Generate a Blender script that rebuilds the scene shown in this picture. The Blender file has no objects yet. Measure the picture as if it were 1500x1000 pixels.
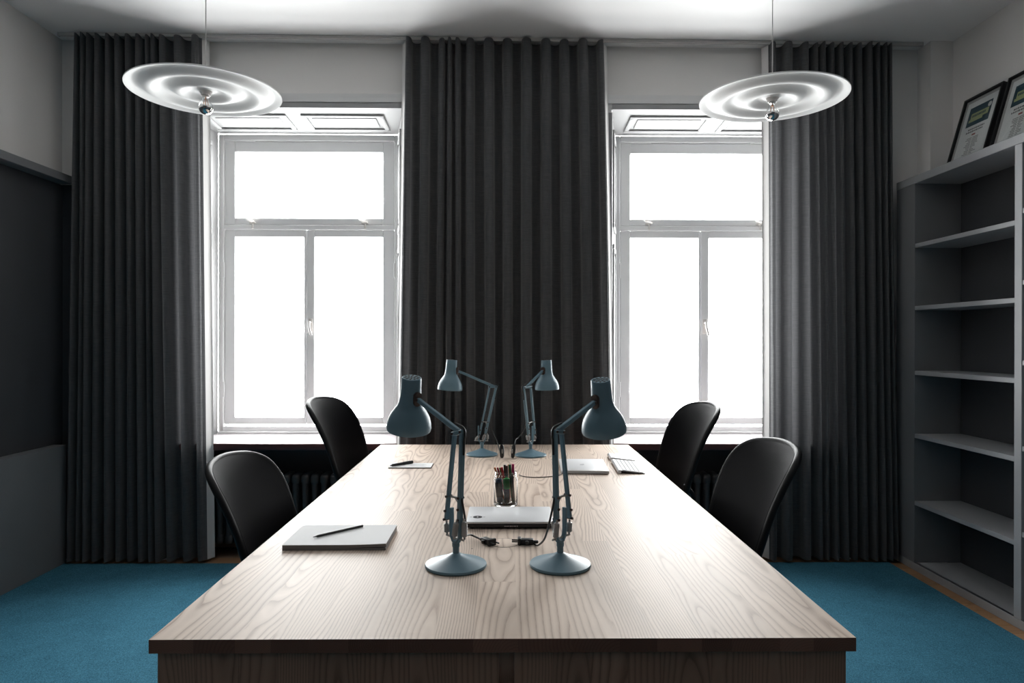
import bpy, bmesh, math, random
from mathutils import Vector, Matrix, noise

random.seed(7)
S = bpy.context.scene
COL = S.collection
PI = math.pi

# ------------------------------------------------------------------ camera, world, light, exposure
cam_data = bpy.data.cameras.new('camera')
cam_data.sensor_width = 36.0
cam_data.lens = 24.0
cam_data.clip_start = 0.02
cam = bpy.data.objects.new('camera', cam_data)
COL.objects.link(cam)
cam.location = (0, 0, 1.33)
cam.rotation_mode = 'XYZ'
cam.matrix_world = (Matrix.Translation((0, 0, 1.33)) @ Matrix.Rotation(-0.0105, 4, 'Z')
                    @ Matrix.Rotation(PI / 2 - 0.0015, 4, 'X') @ Matrix.Rotation(0.0015, 4, 'Z'))
S.camera = cam

SKY = 22.0
world = bpy.data.worlds.new('overcast_sky')
S.world = world
world.use_nodes = True
wn = world.node_tree
wn.nodes.clear()
w_out = wn.nodes.new('ShaderNodeOutputWorld')
w_bg = wn.nodes.new('ShaderNodeBackground')
w_tc = wn.nodes.new('ShaderNodeTexCoord')
w_sep = wn.nodes.new('ShaderNodeSeparateXYZ')
w_map = wn.nodes.new('ShaderNodeMapRange')
w_map.inputs['From Min'].default_value = -0.25
w_map.inputs['From Max'].default_value = 0.15
w_mix = wn.nodes.new('ShaderNodeMix')
w_mix.data_type = 'RGBA'
w_mix.inputs[6].default_value = (1.0, 1.0, 1.0, 1)      # ground half, raised to sky brightness to light the ceiling
w_mix.inputs[7].default_value = (1.0, 1.0, 1.0, 1)         # overcast sky
wn.links.new(w_tc.outputs['Generated'], w_sep.inputs[0])
wn.links.new(w_sep.outputs['Z'], w_map.inputs['Value'])
wn.links.new(w_map.outputs['Result'], w_mix.inputs[0])
wn.links.new(w_mix.outputs[2], w_bg.inputs['Color'])
w_bg.inputs['Strength'].default_value = SKY
wn.links.new(w_bg.outputs[0], w_out.inputs[0])

WIN_X = (-1.3155, 1.3405)
for wx in WIN_X:                                            # sampling portals in the two window openings: they give off no light
    ld = bpy.data.lights.new('window_portal', 'AREA')
    ld.shape = 'RECTANGLE'
    ld.size, ld.size_y = 1.2, 2.05
    ld.cycles.is_portal = True
    lo = bpy.data.objects.new('window_portal', ld)
    COL.objects.link(lo)
    lo.location = (wx, 4.70, 1.70)
    lo.rotation_euler = (-PI / 2, 0, 0)

S.view_settings.view_transform = 'Standard'
S.view_settings.look = 'None'
S.view_settings.exposure = 0.0
S.view_settings.gamma = 1.0
S.view_settings.use_curve_mapping = False
S.cycles.max_bounces = 10
S.cycles.diffuse_bounces = 5
S.cycles.glossy_bounces = 4
S.cycles.transmission_bounces = 8
S.cycles.transparent_max_bounces = 12
S.cycles.sample_clamp_indirect = 40.0
S.cycles.caustics_reflective = False
S.cycles.caustics_refractive = False
S.cycles.use_denoising = True


# ------------------------------------------------------------------ materials
def new_mat(name):
    m = bpy.data.materials.new(name)
    m.use_nodes = True
    nt = m.node_tree
    return m, nt, nt.nodes['Principled BSDF']


def srgb(r, g, b):
    f = lambda c: ((c / 255 + 0.055) / 1.055) ** 2.4 if c > 10 else c / 255 / 12.92
    return (f(r), f(g), f(b), 1)


def mat(name, col, rough=0.5, metal=0.0, bump=0.0, bscale=200.0, spec=0.5, var=0.0, vscale=6.0, sheen=0.0):
    m, nt, b = new_mat(name)
    b.inputs['Base Color'].default_value = (col[0], col[1], col[2], 1)
    b.inputs['Roughness'].default_value = rough
    b.inputs['Metallic'].default_value = metal
    b.inputs['Specular IOR Level'].default_value = spec
    b.inputs['Sheen Weight'].default_value = sheen
    tc = nt.nodes.new('ShaderNodeTexCoord')
    if var > 0:
        nz = nt.nodes.new('ShaderNodeTexNoise')
        nz.inputs['Scale'].default_value = vscale
        nz.inputs['Detail'].default_value = 4
        nt.links.new(tc.outputs['Object'], nz.inputs['Vector'])
        mx = nt.nodes.new('ShaderNodeMix')
        mx.data_type = 'RGBA'
        mx.inputs[6].default_value = (col[0] * (1 - var), col[1] * (1 - var), col[2] * (1 - var), 1)
        mx.inputs[7].default_value = (min(1, col[0] * (1 + var)), min(1, col[1] * (1 + var)), min(1, col[2] * (1 + var)), 1)
        nt.links.new(nz.outputs['Fac'], mx.inputs[0])
        nt.links.new(mx.outputs[2], b.inputs['Base Color'])
    if bump > 0:
        nz = nt.nodes.new('ShaderNodeTexNoise')
        nz.inputs['Scale'].default_value = bscale
        nz.inputs['Detail'].default_value = 3
        nt.links.new(tc.outputs['Object'], nz.inputs['Vector'])
        bp = nt.nodes.new('ShaderNodeBump')
        bp.inputs['Strength'].default_value = bump
        bp.inputs['Distance'].default_value = 0.002
        nt.links.new(nz.outputs['Fac'], bp.inputs['Height'])
        nt.links.new(bp.outputs[0], b.inputs['Normal'])
    return m


def mathn(nt, op, a, b=None, c=None):
    n = nt.nodes.new('ShaderNodeMath')
    n.operation = op
    for i, v in enumerate((a, b, c)):
        if v is None:
            continue
        if isinstance(v, (int, float)):
            n.inputs[i].default_value = v
        else:
            nt.links.new(v, n.inputs[i])
    return n.outputs[0]


def ash_wood(name, light, dark, axis='Y', rough=0.5, spec=0.23, ring=0.0062, tone=0.10):
    """Flat-sawn ash: growth rings of a log cut by a board, each board from its own place in the log."""
    m, nt, b = new_mat(name)
    tc = nt.nodes.new('ShaderNodeTexCoord')
    sep = nt.nodes.new('ShaderNodeSeparateXYZ')
    nt.links.new(tc.outputs['Object'], sep.inputs[0])
    oi = nt.nodes.new('ShaderNodeObjectInfo')
    rnd = oi.outputs['Random']
    if axis == 'Y':
        gx, gy, gz = sep.outputs['X'], sep.outputs['Y'], sep.outputs['Z']
    elif axis == 'Z':
        gx, gy, gz = sep.outputs['X'], sep.outputs['Z'], sep.outputs['Y']
    else:
        gx, gy, gz = sep.outputs['Y'], sep.outputs['X'], sep.outputs['Z']
    r2 = mathn(nt, 'FRACT', mathn(nt, 'MULTIPLY', rnd, 17.31))
    r3 = mathn(nt, 'FRACT', mathn(nt, 'MULTIPLY', rnd, 71.7))
    r4 = mathn(nt, 'FRACT', mathn(nt, 'MULTIPLY', rnd, 233.3))
    # slow wander of the log along the grain
    cmb = nt.nodes.new('ShaderNodeCombineXYZ')
    nt.links.new(mathn(nt, 'MULTIPLY', gx, 5.0), cmb.inputs[0])
    nt.links.new(mathn(nt, 'MULTIPLY', gy, 1.6), cmb.inputs[1])
    nt.links.new(mathn(nt, 'MULTIPLY', rnd, 37.0), cmb.inputs[2])
    nz = nt.nodes.new('ShaderNodeTexNoise')
    nz.inputs['Scale'].default_value = 1.0
    nz.inputs['Detail'].default_value = 2.0
    nt.links.new(cmb.outputs[0], nz.inputs['Vector'])
    wob = mathn(nt, 'MULTIPLY', mathn(nt, 'SUBTRACT', nz.outputs['Fac'], 0.5), 0.060)
    cmb2 = nt.nodes.new('ShaderNodeCombineXYZ')
    nt.links.new(mathn(nt, 'MULTIPLY', gx, 16.0), cmb2.inputs[0])
    nt.links.new(mathn(nt, 'MULTIPLY', gy, 6.0), cmb2.inputs[1])
    nt.links.new(mathn(nt, 'MULTIPLY', rnd, 91.0), cmb2.inputs[2])
    nz2 = nt.nodes.new('ShaderNodeTexNoise')
    nz2.inputs['Scale'].default_value = 1.0
    nz2.inputs['Detail'].default_value = 2.0
    nt.links.new(cmb2.outputs[0], nz2.inputs['Vector'])
    wob2 = mathn(nt, 'MULTIPLY', mathn(nt, 'SUBTRACT', nz2.outputs['Fac'], 0.5), 0.007)
    # distance to the pith
    px = mathn(nt, 'ADD', gx, mathn(nt, 'MULTIPLY', mathn(nt, 'SUBTRACT', r2, 0.5), 0.13))
    slope = mathn(nt, 'MULTIPLY', mathn(nt, 'SUBTRACT', r4, 0.5), 0.11)
    h = mathn(nt, 'ADD', mathn(nt, 'ADD', gz, mathn(nt, 'MULTIPLY_ADD', r3, 0.05, 0.022)),
              mathn(nt, 'ADD', mathn(nt, 'MULTIPLY', gy, slope), wob))
    d = mathn(nt, 'SQRT', mathn(nt, 'ADD', mathn(nt, 'MULTIPLY', px, px), mathn(nt, 'MULTIPLY', h, h)))
    d = mathn(nt, 'ADD', d, wob2)
    fr = mathn(nt, 'FRACT', mathn(nt, 'MULTIPLY', d, mathn(nt, 'MULTIPLY_ADD', r2, 0.95 / ring, 0.50 / ring)))
    ramp = nt.nodes.new('ShaderNodeValToRGB')
    cr = ramp.color_ramp
    cr.elements[0].position = 0.0
    cr.elements[0].color = (0.25, 0.25, 0.25, 1)
    cr.elements[1].position = 1.0
    cr.elements[1].color = (0.30, 0.30, 0.30, 1)
    for p, v in ((0.07, 1.0), (0.18, 0.70), (0.36, 0.22), (0.70, 0.0)):
        e = cr.elements.new(p)
        e.color = (v, v, v, 1)
    nt.links.new(fr, ramp.inputs[0])
    # fine pores
    cmb3 = nt.nodes.new('ShaderNodeCombineXYZ')
    nt.links.new(mathn(nt, 'MULTIPLY', gx, 900.0), cmb3.inputs[0])
    nt.links.new(mathn(nt, 'MULTIPLY', gy, 45.0), cmb3.inputs[1])
    nt.links.new(mathn(nt, 'MULTIPLY', rnd, 50.0), cmb3.inputs[2])
    nz3 = nt.nodes.new('ShaderNodeTexNoise')
    nz3.inputs['Scale'].default_value = 1.0
    nz3.inputs['Detail'].default_value = 2.0
    nt.links.new(cmb3.outputs[0], nz3.inputs['Vector'])
    line = mathn(nt, 'MULTIPLY', ramp.outputs['Color'], mathn(nt, 'MULTIPLY_ADD', nz3.outputs['Fac'], 0.9, 0.40))
    # strength differs slowly over the board
    fac = mathn(nt, 'MULTIPLY', line, mathn(nt, 'MULTIPLY_ADD', nz.outputs['Fac'], 1.1, 0.35))
    mx = nt.nodes.new('ShaderNodeMix')
    mx.data_type = 'RGBA'
    mx.clamp_factor = True
    nt.links.new(fac, mx.inputs[0])
    mx.inputs[6].default_value = (*light, 1)
    mx.inputs[7].default_value = (*dark, 1)
    hsv = nt.nodes.new('ShaderNodeHueSaturation')
    patch = mathn(nt, 'MULTIPLY_ADD', nz2.outputs['Fac'], 0.16, -0.08)
    nt.links.new(mathn(nt, 'ADD', patch, mathn(nt, 'MULTIPLY_ADD', r3, 2 * tone, 1.0 - tone)), hsv.inputs['Value'])
    nt.links.new(mx.outputs[2], hsv.inputs['Color'])
    nt.links.new(hsv.outputs[0], b.inputs['Base Color'])
    b.inputs['Roughness'].default_value = rough
    b.inputs['Specular IOR Level'].default_value = spec
    bp = nt.nodes.new('ShaderNodeBump')
    bp.inputs['Strength'].default_value = 0.12
    bp.inputs['Distance'].default_value = 0.0006
    bp.invert = True
    nt.links.new(line, bp.inputs['Height'])
    nt.links.new(bp.outputs[0], b.inputs['Normal'])
    return m


def curtain_fabric():
    m, nt, b = new_mat('curtain_fabric')
    tc = nt.nodes.new('ShaderNodeTexCoord')
    mp = nt.nodes.new('ShaderNodeMapping')
    mp.inputs['Scale'].default_value = (18, 18, 420)
    nt.links.new(tc.outputs['Object'], mp.inputs['Vector'])
    nz = nt.nodes.new('ShaderNodeTexNoise')
    nz.inputs['Scale'].default_value = 1.0
    nz.inputs['Detail'].default_value = 3
    nt.links.new(mp.outputs[0], nz.inputs['Vector'])
    mp2 = nt.nodes.new('ShaderNodeMapping')
    mp2.inputs['Scale'].default_value = (700, 700, 25)
    nt.links.new(tc.outputs['Object'], mp2.inputs['Vector'])
    nz2 = nt.nodes.new('ShaderNodeTexNoise')
    nz2.inputs['Scale'].default_value = 1.0
    nz2.inputs['Detail'].default_value = 2
    nt.links.new(mp2.outputs[0], nz2.inputs['Vector'])
    s = mathn(nt, 'MULTIPLY_ADD', nz2.outputs['Fac'], 0.45, mathn(nt, 'MULTIPLY', nz.outputs['Fac'], 0.85))
    mx = nt.nodes.new('ShaderNodeMix')
    mx.data_type = 'RGBA'
    nt.links.new(mathn(nt, 'MULTIPLY_ADD', s, 1.6, -0.5), mx.inputs[0])
    mx.clamp_factor = True
    mx.inputs[6].default_value = (0.040, 0.042, 0.046, 1)
    mx.inputs[7].default_value = (0.112, 0.112, 0.115, 1)
    nt.links.new(mx.outputs[2], b.inputs['Base Color'])
    b.inputs['Roughness'].default_value = 0.85
    b.inputs['Sheen Weight'].default_value = 0.25
    b.inputs['Sheen Roughness'].default_value = 0.5
    b.inputs['Specular IOR Level'].default_value = 0.2
    bp = nt.nodes.new('ShaderNodeBump')
    bp.inputs['Strength'].default_value = 0.35
    bp.inputs['Distance'].default_value = 0.001
    nt.links.new(s, bp.inputs['Height'])
    nt.links.new(bp.outputs[0], b.inputs['Normal'])
    tr = nt.nodes.new('ShaderNodeBsdfTranslucent')
    tr.inputs['Color'].default_value = (0.26, 0.26, 0.27, 1)
    ms = nt.nodes.new('ShaderNodeMixShader')
    ms.inputs[0].default_value = 0.08
    out = nt.nodes['Material Output']
    nt.links.new(b.outputs[0], ms.inputs[1])
    nt.links.new(tr.outputs[0], ms.inputs[2])
    nt.links.new(ms.outputs[0], out.inputs[0])
    return m


def carpet_mat():
    m, nt, b = new_mat('blue_carpet')
    tc = nt.nodes.new('ShaderNodeTexCoord')
    nz = nt.nodes.new('ShaderNodeTexNoise')
    nz.inputs['Scale'].default_value = 220
    nz.inputs['Detail'].default_value = 5
    nz.inputs['Roughness'].default_value = 0.7
    nt.links.new(tc.outputs['Object'], nz.inputs['Vector'])
    nz2 = nt.nodes.new('ShaderNodeTexNoise')
    nz2.inputs['Scale'].default_value = 9
    nz2.inputs['Detail'].default_value = 3
    nt.links.new(tc.outputs['Object'], nz2.inputs['Vector'])
    mx = nt.nodes.new('ShaderNodeMix')
    mx.data_type = 'RGBA'
    mx.clamp_factor = True
    f = mathn(nt, 'MULTIPLY_ADD', nz.outputs['Fac'], 3.2, mathn(nt, 'MULTIPLY_ADD', nz2.outputs['Fac'], 0.4, -1.35))
    nt.links.new(f, mx.inputs[0])
    mx.inputs[6].default_value = CARPET_A
    mx.inputs[7].default_value = CARPET_B
    nt.links.new(mx.outputs[2], b.inputs['Base Color'])
    b.inputs['Roughness'].default_value = 0.95
    b.inputs['Specular IOR Level'].default_value = 0.1
    bp = nt.nodes.new('ShaderNodeBump')
    bp.inputs['Strength'].default_value = 0.6
    bp.inputs['Distance'].default_value = 0.003
    nt.links.new(nz.outputs['Fac'], bp.inputs['Height'])
    nt.links.new(bp.outputs[0], b.inputs['Normal'])
    return m


CARPET_A = (0.020, 0.090, 0.140, 1)
CARPET_B = (0.085, 0.270, 0.380, 1)


def window_glass():
    m, nt, b = new_mat('window_glass')
    nt.nodes.remove(b)
    tr = nt.nodes.new('ShaderNodeBsdfTransparent')
    tr.inputs['Color'].default_value = (0.97, 0.98, 0.98, 1)
    gl = nt.nodes.new('ShaderNodeBsdfGlossy')
    gl.inputs['Roughness'].default_value = 0.0
    lw = nt.nodes.new('ShaderNodeLayerWeight')
    lw.inputs['Blend'].default_value = 0.5
    f = mathn(nt, 'MULTIPLY_ADD', mathn(nt, 'POWER', lw.outputs['Facing'], 5.0), 0.55, 0.03)
    ms = nt.nodes.new('ShaderNodeMixShader')
    nt.links.new(f, ms.inputs[0])
    nt.links.new(tr.outputs[0], ms.inputs[1])
    nt.links.new(gl.outputs[0], ms.inputs[2])
    nt.links.new(ms.outputs[0], nt.nodes['Material Output'].inputs[0])
    return m


def clear_glass(name, tint=(1, 1, 1)):
    m, nt, b = new_mat(name)
    b.inputs['Base Color'].default_value = (*tint, 1)
    b.inputs['Transmission Weight'].default_value = 1.0
    b.inputs['Roughness'].default_value = 0.0
    b.inputs['IOR'].default_value = 1.45
    return m


def mesh_cloth():
    m, nt, b = new_mat('black_knit_mesh')
    tc = nt.nodes.new('ShaderNodeTexCoord')
    b.inputs['Base Color'].default_value = (0.0035, 0.0035, 0.0045, 1)
    b.inputs['Roughness'].default_value = 0.6
    b.inputs['Specular IOR Level'].default_value = 0.06
    wv = nt.nodes.new('ShaderNodeTexVoronoi')
    wv.inputs['Scale'].default_value = 420
    nt.links.new(tc.outputs['Object'], wv.inputs['Vector'])
    bp = nt.nodes.new('ShaderNodeBump')
    bp.inputs['Strength'].default_value = 0.25
    bp.inputs['Distance'].default_value = 0.001
    nt.links.new(wv.outputs['Distance'], bp.inputs['Height'])
    nt.links.new(bp.outputs[0], b.inputs['Normal'])
    tr = nt.nodes.new('ShaderNodeBsdfTransparent')
    ms = nt.nodes.new('ShaderNodeMixShader')
    ms.inputs[0].default_value = 0.0015
    nt.links.new(b.outputs[0], ms.inputs[1])
    nt.links.new(tr.outputs[0], ms.inputs[2])
    nt.links.new(ms.outputs[0], nt.nodes['Material Output'].inputs[0])
    return m


M = {}
M['white_wall'] = mat('white_wall_paint', (0.74, 0.725, 0.71), 0.8, bump=0.15, bscale=60, spec=0.2)
M['ceiling'] = mat('ceiling_paint', (0.84, 0.835, 0.83), 0.85, bump=0.08, bscale=40, spec=0.2)
M['window_paint'] = mat('white_window_paint', (0.72, 0.72, 0.72), 0.45, spec=0.3)
M['reveal_paint'] = mat('glare_darkened_window_paint', (0.33, 0.33, 0.33), 0.5, spec=0.2)  # white window paint, darkened to offset the strong light in the reveals
M['dark_panel'] = mat('dark_grey_panel_paint', (0.062, 0.065, 0.072), 0.55, spec=0.4, var=0.08, vscale=3)
M['shelf_paint'] = mat('grey_shelf_paint', (0.35, 0.357, 0.368), 0.42, spec=0.5, var=0.05, vscale=5)
M['trim_paint'] = mat('grey_trim_paint', (0.19, 0.195, 0.205), 0.45, spec=0.5, var=0.05, vscale=5)
M['sill'] = mat('mahogany_sill', (0.09, 0.035, 0.034), 0.3, var=0.2, vscale=9)
M['sill_top'] = mat('sill_with_painted_sky_glare', (0.50, 0.46, 0.47), 0.3, var=0.12, vscale=7)  # pale colour stands in for the sky mirrored in the polished sill
M['radiator'] = mat('dark_radiator_enamel', (0.045, 0.046, 0.048), 0.4)
M['curtain'] = curtain_fabric()
M['carpet'] = carpet_mat()
M['lining'] = mat('pale_curtain_lining', (0.62, 0.61, 0.60), 0.9, bump=0.2, bscale=300, spec=0.1)
M['glass'] = window_glass()
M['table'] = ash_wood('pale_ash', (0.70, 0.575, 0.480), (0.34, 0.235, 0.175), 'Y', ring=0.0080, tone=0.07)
M['table_end'] = ash_wood('ash_with_painted_shade', (0.56, 0.315, 0.215), (0.27, 0.140, 0.092), 'Z', rough=0.5, ring=0.007)  # same ash as the top, with its backlit shade put into the colour
M['shaded_end_grain'] = ash_wood('ash_shaded_end_grain', (0.33, 0.160, 0.112), (0.23, 0.110, 0.075), 'Y', rough=0.6, ring=0.004, tone=0.3)  # naturally darker end grain, deepened further for the backlit table edge
M['oak'] = ash_wood('oak_parquet', (0.42, 0.24, 0.12), (0.24, 0.12, 0.055), 'X', rough=0.4, ring=0.004)
M['oak_y'] = ash_wood('oak_parquet_along', (0.34, 0.20, 0.11), (0.20, 0.10, 0.05), 'Y', rough=0.4, ring=0.004)
M['skirting'] = ash_wood('wood_skirting', (0.30, 0.22, 0.16), (0.18, 0.12, 0.08), 'X', rough=0.5)
M['lamp_blue'] = mat('slate_blue_enamel', (0.130, 0.225, 0.280), 0.42, spec=0.5)
M['lamp_inner'] = mat('white_shade_lining', (0.7, 0.7, 0.68), 0.5)
M['hinge_brown'] = mat('brown_bakelite', (0.055, 0.032, 0.026), 0.4)
M['steel'] = mat('brushed_steel', (0.45, 0.44, 0.43), 0.35, metal=0.9)
M['spring'] = mat('grey_spring_sleeve', (0.34, 0.33, 0.32), 0.4)
M['black'] = mat('black_plastic', (0.010, 0.010, 0.011), 0.4)
M['black_rubber'] = mat('black_cord_rubber', (0.012, 0.011, 0.011), 0.5)
M['mesh'] = mesh_cloth()
M['chair_frame'] = mat('black_chair_frame', (0.009, 0.009, 0.010), 0.5, spec=0.25)
M['chrome'] = mat('chrome', (0.75, 0.75, 0.75), 0.08, metal=1.0)
M['pendant'] = mat('white_pendant_enamel', (0.84, 0.84, 0.83), 0.6, spec=0.2)
M['bulb'] = clear_glass('bulb_glass')
M['mirror'] = mat('mirror_crown', (0.85, 0.84, 0.83), 0.03, metal=1.0)
M['filament'] = mat('copper_filament', (0.7, 0.32, 0.15), 0.4, metal=0.6)
M['porcelain'] = mat('white_porcelain', (0.55, 0.52, 0.50), 0.35)
M['alu'] = mat('silver_aluminium', (0.72, 0.72, 0.73), 0.42, metal=0.1, spec=0.4)
M['alu_light'] = mat('pale_aluminium', (0.50, 0.50, 0.51), 0.45, metal=0.2)
M['dark_plastic'] = mat('dark_brown_laptop_plastic', (0.016, 0.013, 0.013), 0.4)
M['key_bed'] = mat('grey_key_bed', (0.30, 0.30, 0.31), 0.5)
M['white_keys'] = mat('white_key_plastic', (0.62, 0.62, 0.62), 0.6, spec=0.3)
M['paper'] = mat('white_paper', (0.78, 0.78, 0.77), 0.8, spec=0.2)
M['grey_board'] = mat('pale_grey_cover', (0.70, 0.70, 0.70), 0.7, spec=0.25)
M['page_edge'] = mat('grey_page_edges', (0.20, 0.185, 0.18), 0.85, bump=0.3, bscale=500)
M['rail'] = mat('white_rail_enamel', (0.50, 0.49, 0.48), 0.4)
M['ink_grey'] = mat('grey_ink', (0.16, 0.16, 0.165), 0.8)
M['ink_faint'] = mat('faint_ink', (0.50, 0.50, 0.52), 0.8)
M['poster_blue'] = mat('poster_blue', (0.020, 0.065, 0.095), 0.7)
M['poster_lime'] = mat('poster_lime', (0.42, 0.45, 0.22), 0.7)
M['poster_red'] = mat('poster_red', (0.30, 0.05, 0.04), 0.7)
M['mat_board'] = mat('grey_mat_board', (0.42, 0.41, 0.40), 0.85)
M['jar'] = clear_glass('jar_glass')


# ------------------------------------------------------------------ mesh builder
class MB:
    def __init__(self):
        self.v, self.f, self.mi = [], [], []
        self.cur = 0

    def add(self, vs, fs):
        o = len(self.v)
        self.v += [tuple(p) for p in vs]
        self.f += [tuple(i + o for i in f) for f in fs]
        self.mi += [self.cur] * len(fs)
        return self

    def bm_add(self, bm):
        bm.verts.index_update()
        return self.add([v.co[:] for v in bm.verts], [[v.index for v in f.verts] for f in bm.faces])

    def box(self, a, b, bev=0.0, seg=2, m=None):
        bm = bmesh.new()
        bmesh.ops.create_cube(bm, size=1)
        sx, sy, sz = (b[i] - a[i] for i in range(3))
        for v in bm.verts:
            v.co = Vector((a[0] + (v.co.x + .5) * sx, a[1] + (v.co.y + .5) * sy, a[2] + (v.co.z + .5) * sz))
        if bev > 0:
            bmesh.ops.bevel(bm, geom=list(bm.edges), offset=bev, segments=seg, affect='EDGES', profile=0.5)
        if m is not None:
            bm.transform(m)
        self.bm_add(bm)
        bm.free()
        return self

    def bar(self, p, q, w, h, side=(0, 1, 0), bev=0.001):
        """box from p to q; w measured across, h along the side vector"""
        p, q = Vector(p), Vector(q)
        z = (q - p)
        L = z.length
        z.normalize()
        s = Vector(side)
        s = (s - z * s.dot(z)).normalized()
        x = s.cross(z)
        mt = Matrix((x, s, z)).transposed().to_4x4()
        mt.translation = p
        return self.box((-w / 2, -h / 2, 0), (w / 2, h / 2, L), bev, 1, mt)

    def lathe(self, prof, seg=32, mt=None, close=False):
        vs, fs = [], []
        n = len(prof)
        ring = []
        for (r, z) in prof:
            if abs(r) < 1e-7:
                ring.append([len(vs)])
                vs.append(Vector((0, 0, z)))
            else:
                ring.append(list(range(len(vs), len(vs) + seg)))
                for k in range(seg):
                    a = 2 * PI * k / seg
                    vs.append(Vector((r * math.cos(a), r * math.sin(a), z)))
        pairs = [(i, i + 1) for i in range(n - 1)]
        if close:
            pairs.append((n - 1, 0))
        for i, j in pairs:
            A, B = ring[i], ring[j]
            if len(A) == 1 and len(B) == 1:
                continue
            for k in range(seg):
                k2 = (k + 1) % seg
                if len(A) == 1:
                    fs.append((A[0], B[k2], B[k]))
                elif len(B) == 1:
                    fs.append((A[k], A[k2], B[0]))
                else:
                    fs.append((A[k], A[k2], B[k2], B[k]))
        if mt is not None:
            vs = [mt @ v for v in vs]
        return self.add(vs, fs)

    def cyl(self, p, q, r, seg=16, r2=None):
        p, q = Vector(p), Vector(q)
        d = q - p
        L = d.length
        mt = d.to_track_quat('Z', 'Y').to_matrix().to_4x4()
        mt.translation = p
        r2 = r if r2 is None else r2
        return self.lathe([(0, 0), (r, 0), (r2, L), (0, L)], seg, mt)

    def tube(self, pts, r, seg=8, cap=True, flat=1.0):
        P = [Vector(p) for p in pts]
        n = len(P)
        vs, fs = [], []
        t0 = (P[1] - P[0]).normalized()
        up = Vector((0, 0, 1)) if abs(t0.z) < 0.9 else Vector((0, 1, 0))
        nrm = (up - t0 * up.dot(t0)).normalized()
        for i in range(n):
            t = (P[min(i + 1, n - 1)] - P[max(i - 1, 0)]).normalized()
            nrm = (nrm - t * nrm.dot(t)).normalized()
            bn = t.cross(nrm)
            rr = r[i] if isinstance(r, (list, tuple)) else r
            for k in range(seg):
                a = 2 * PI * k / seg
                vs.append(P[i] + nrm * (rr * math.cos(a) * flat) + bn * (rr * math.sin(a)))
        for i in range(n - 1):
            for k in range(seg):
                k2 = (k + 1) % seg
                fs.append((i * seg + k, i * seg + k2, (i + 1) * seg + k2, (i + 1) * seg + k))
        if cap:
            fs.append(tuple(reversed(range(seg))))
            fs.append(tuple((n - 1) * seg + k for k in range(seg)))
        return self.add(vs, fs)

    def grid(self, rows, closed=False):
        """rows: list of equally long lists of points"""
        n, m = len(rows), len(rows[0])
        vs = [p for r in rows for p in r]
        fs = []
        for i in range(n - 1):
            for k in range(m if closed else m - 1):
                k2 = (k + 1) % m
                fs.append((i * m + k, i * m + k2, (i + 1) * m + k2, (i + 1) * m + k))
        return self.add(vs, fs)

    def prism(self, poly, mt, h):
        """flat polygon (x, y) raised from z=0 to z=h, moved by mt"""
        n = len(poly)
        vs = [mt @ Vector((x, y, 0)) for x, y in poly] + [mt @ Vector((x, y, h)) for x, y in poly]
        fs = [tuple(reversed(range(n))), tuple(range(n, 2 * n))]
        fs += [(k, (k + 1) % n, n + (k + 1) % n, n + k) for k in range(n)]
        return self.add(vs, fs)

    def build(self, name, material, parent=None, loc=(0, 0, 0), smooth=None, recalc=True, rot=(0, 0, 0)):
        me = bpy.data.meshes.new(name)
        me.from_pydata(self.v, [], self.f)
        mats = material if isinstance(material, (list, tuple)) else [material]
        for mm in mats:
            me.materials.append(mm)
        if len(mats) > 1:
            me.polygons.foreach_set('material_index', self.mi)
        if recalc:
            bm = bmesh.new()
            bm.from_mesh(me)
            bmesh.ops.recalc_face_normals(bm, faces=bm.faces)
            bm.to_mesh(me)
            bm.free()
        if smooth is not None:
            me.polygons.foreach_set('use_smooth', [True] * len(me.polygons))
            me.set_sharp_from_angle(angle=math.radians(smooth))
        me.update()
        o = bpy.data.objects.new(name, me)
        COL.objects.link(o)
        o.location = loc
        o.rotation_euler = rot
        if parent is not None:
            o.parent = parent
        return o


def tag(o, label=None, cat=None, group=None, kind=None):
    if label:
        o['label'] = label
    if cat:
        o['category'] = cat
    if group:
        o['group'] = group
    if kind:
        o['kind'] = kind
    return o


def thing(name, label, cat, loc=(0, 0, 0), rz=0.0, group=None):
    o = bpy.data.objects.new(name, None)
    COL.objects.link(o)
    o.location = loc
    o.rotation_euler = (0, 0, rz)
    return tag(o, label, cat, group)


def share(src, name, parent=None, loc=(0, 0, 0), rot=(0, 0, 0)):
    o = bpy.data.objects.new(name, src.data)
    COL.objects.link(o)
    o.location = loc
    o.rotation_euler = rot
    if parent is not None:
        o.parent = parent
    return o


def copy_tree(o, parent=None):
    c = o.copy()
    COL.objects.link(c)
    c.parent = parent
    for ch in list(o.children):
        copy_tree(ch, c)
    return c


def smooth_path(pts, n=8):
    """Catmull-Rom through the points"""
    P = [Vector(p) for p in pts]
    P = [P[0] * 2 - P[1]] + P + [P[-1] * 2 - P[-2]]
    out = []
    for i in range(1, len(P) - 2):
        a, b, c, d = P[i - 1], P[i], P[i + 1], P[i + 2]
        for k in range(n):
            t = k / n
            out.append(0.5 * ((2 * b) + (c - a) * t + (2 * a - 5 * b + 4 * c - d) * t * t + (3 * b - a - 3 * c + d) * t ** 3))
    out.append(P[-2])
    return out


# ------------------------------------------------------------------ room shell
XL, XR, YB, YF = -2.70, 2.68, 4.19, -2.6      # left wall, right wall, window wall, wall behind the camera
ZT = 3.155
SLOPE = -0.0058                                # the old ceiling falls a little to the right


def zc(x):
    return ZT + SLOPE * (x + 2.65)


fl = MB().box((XL - .1, YF, -0.12), (XR + .1, 4.75, -0.012)).build('floor', M['skirting'])
tag(fl, kind='structure')
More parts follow.
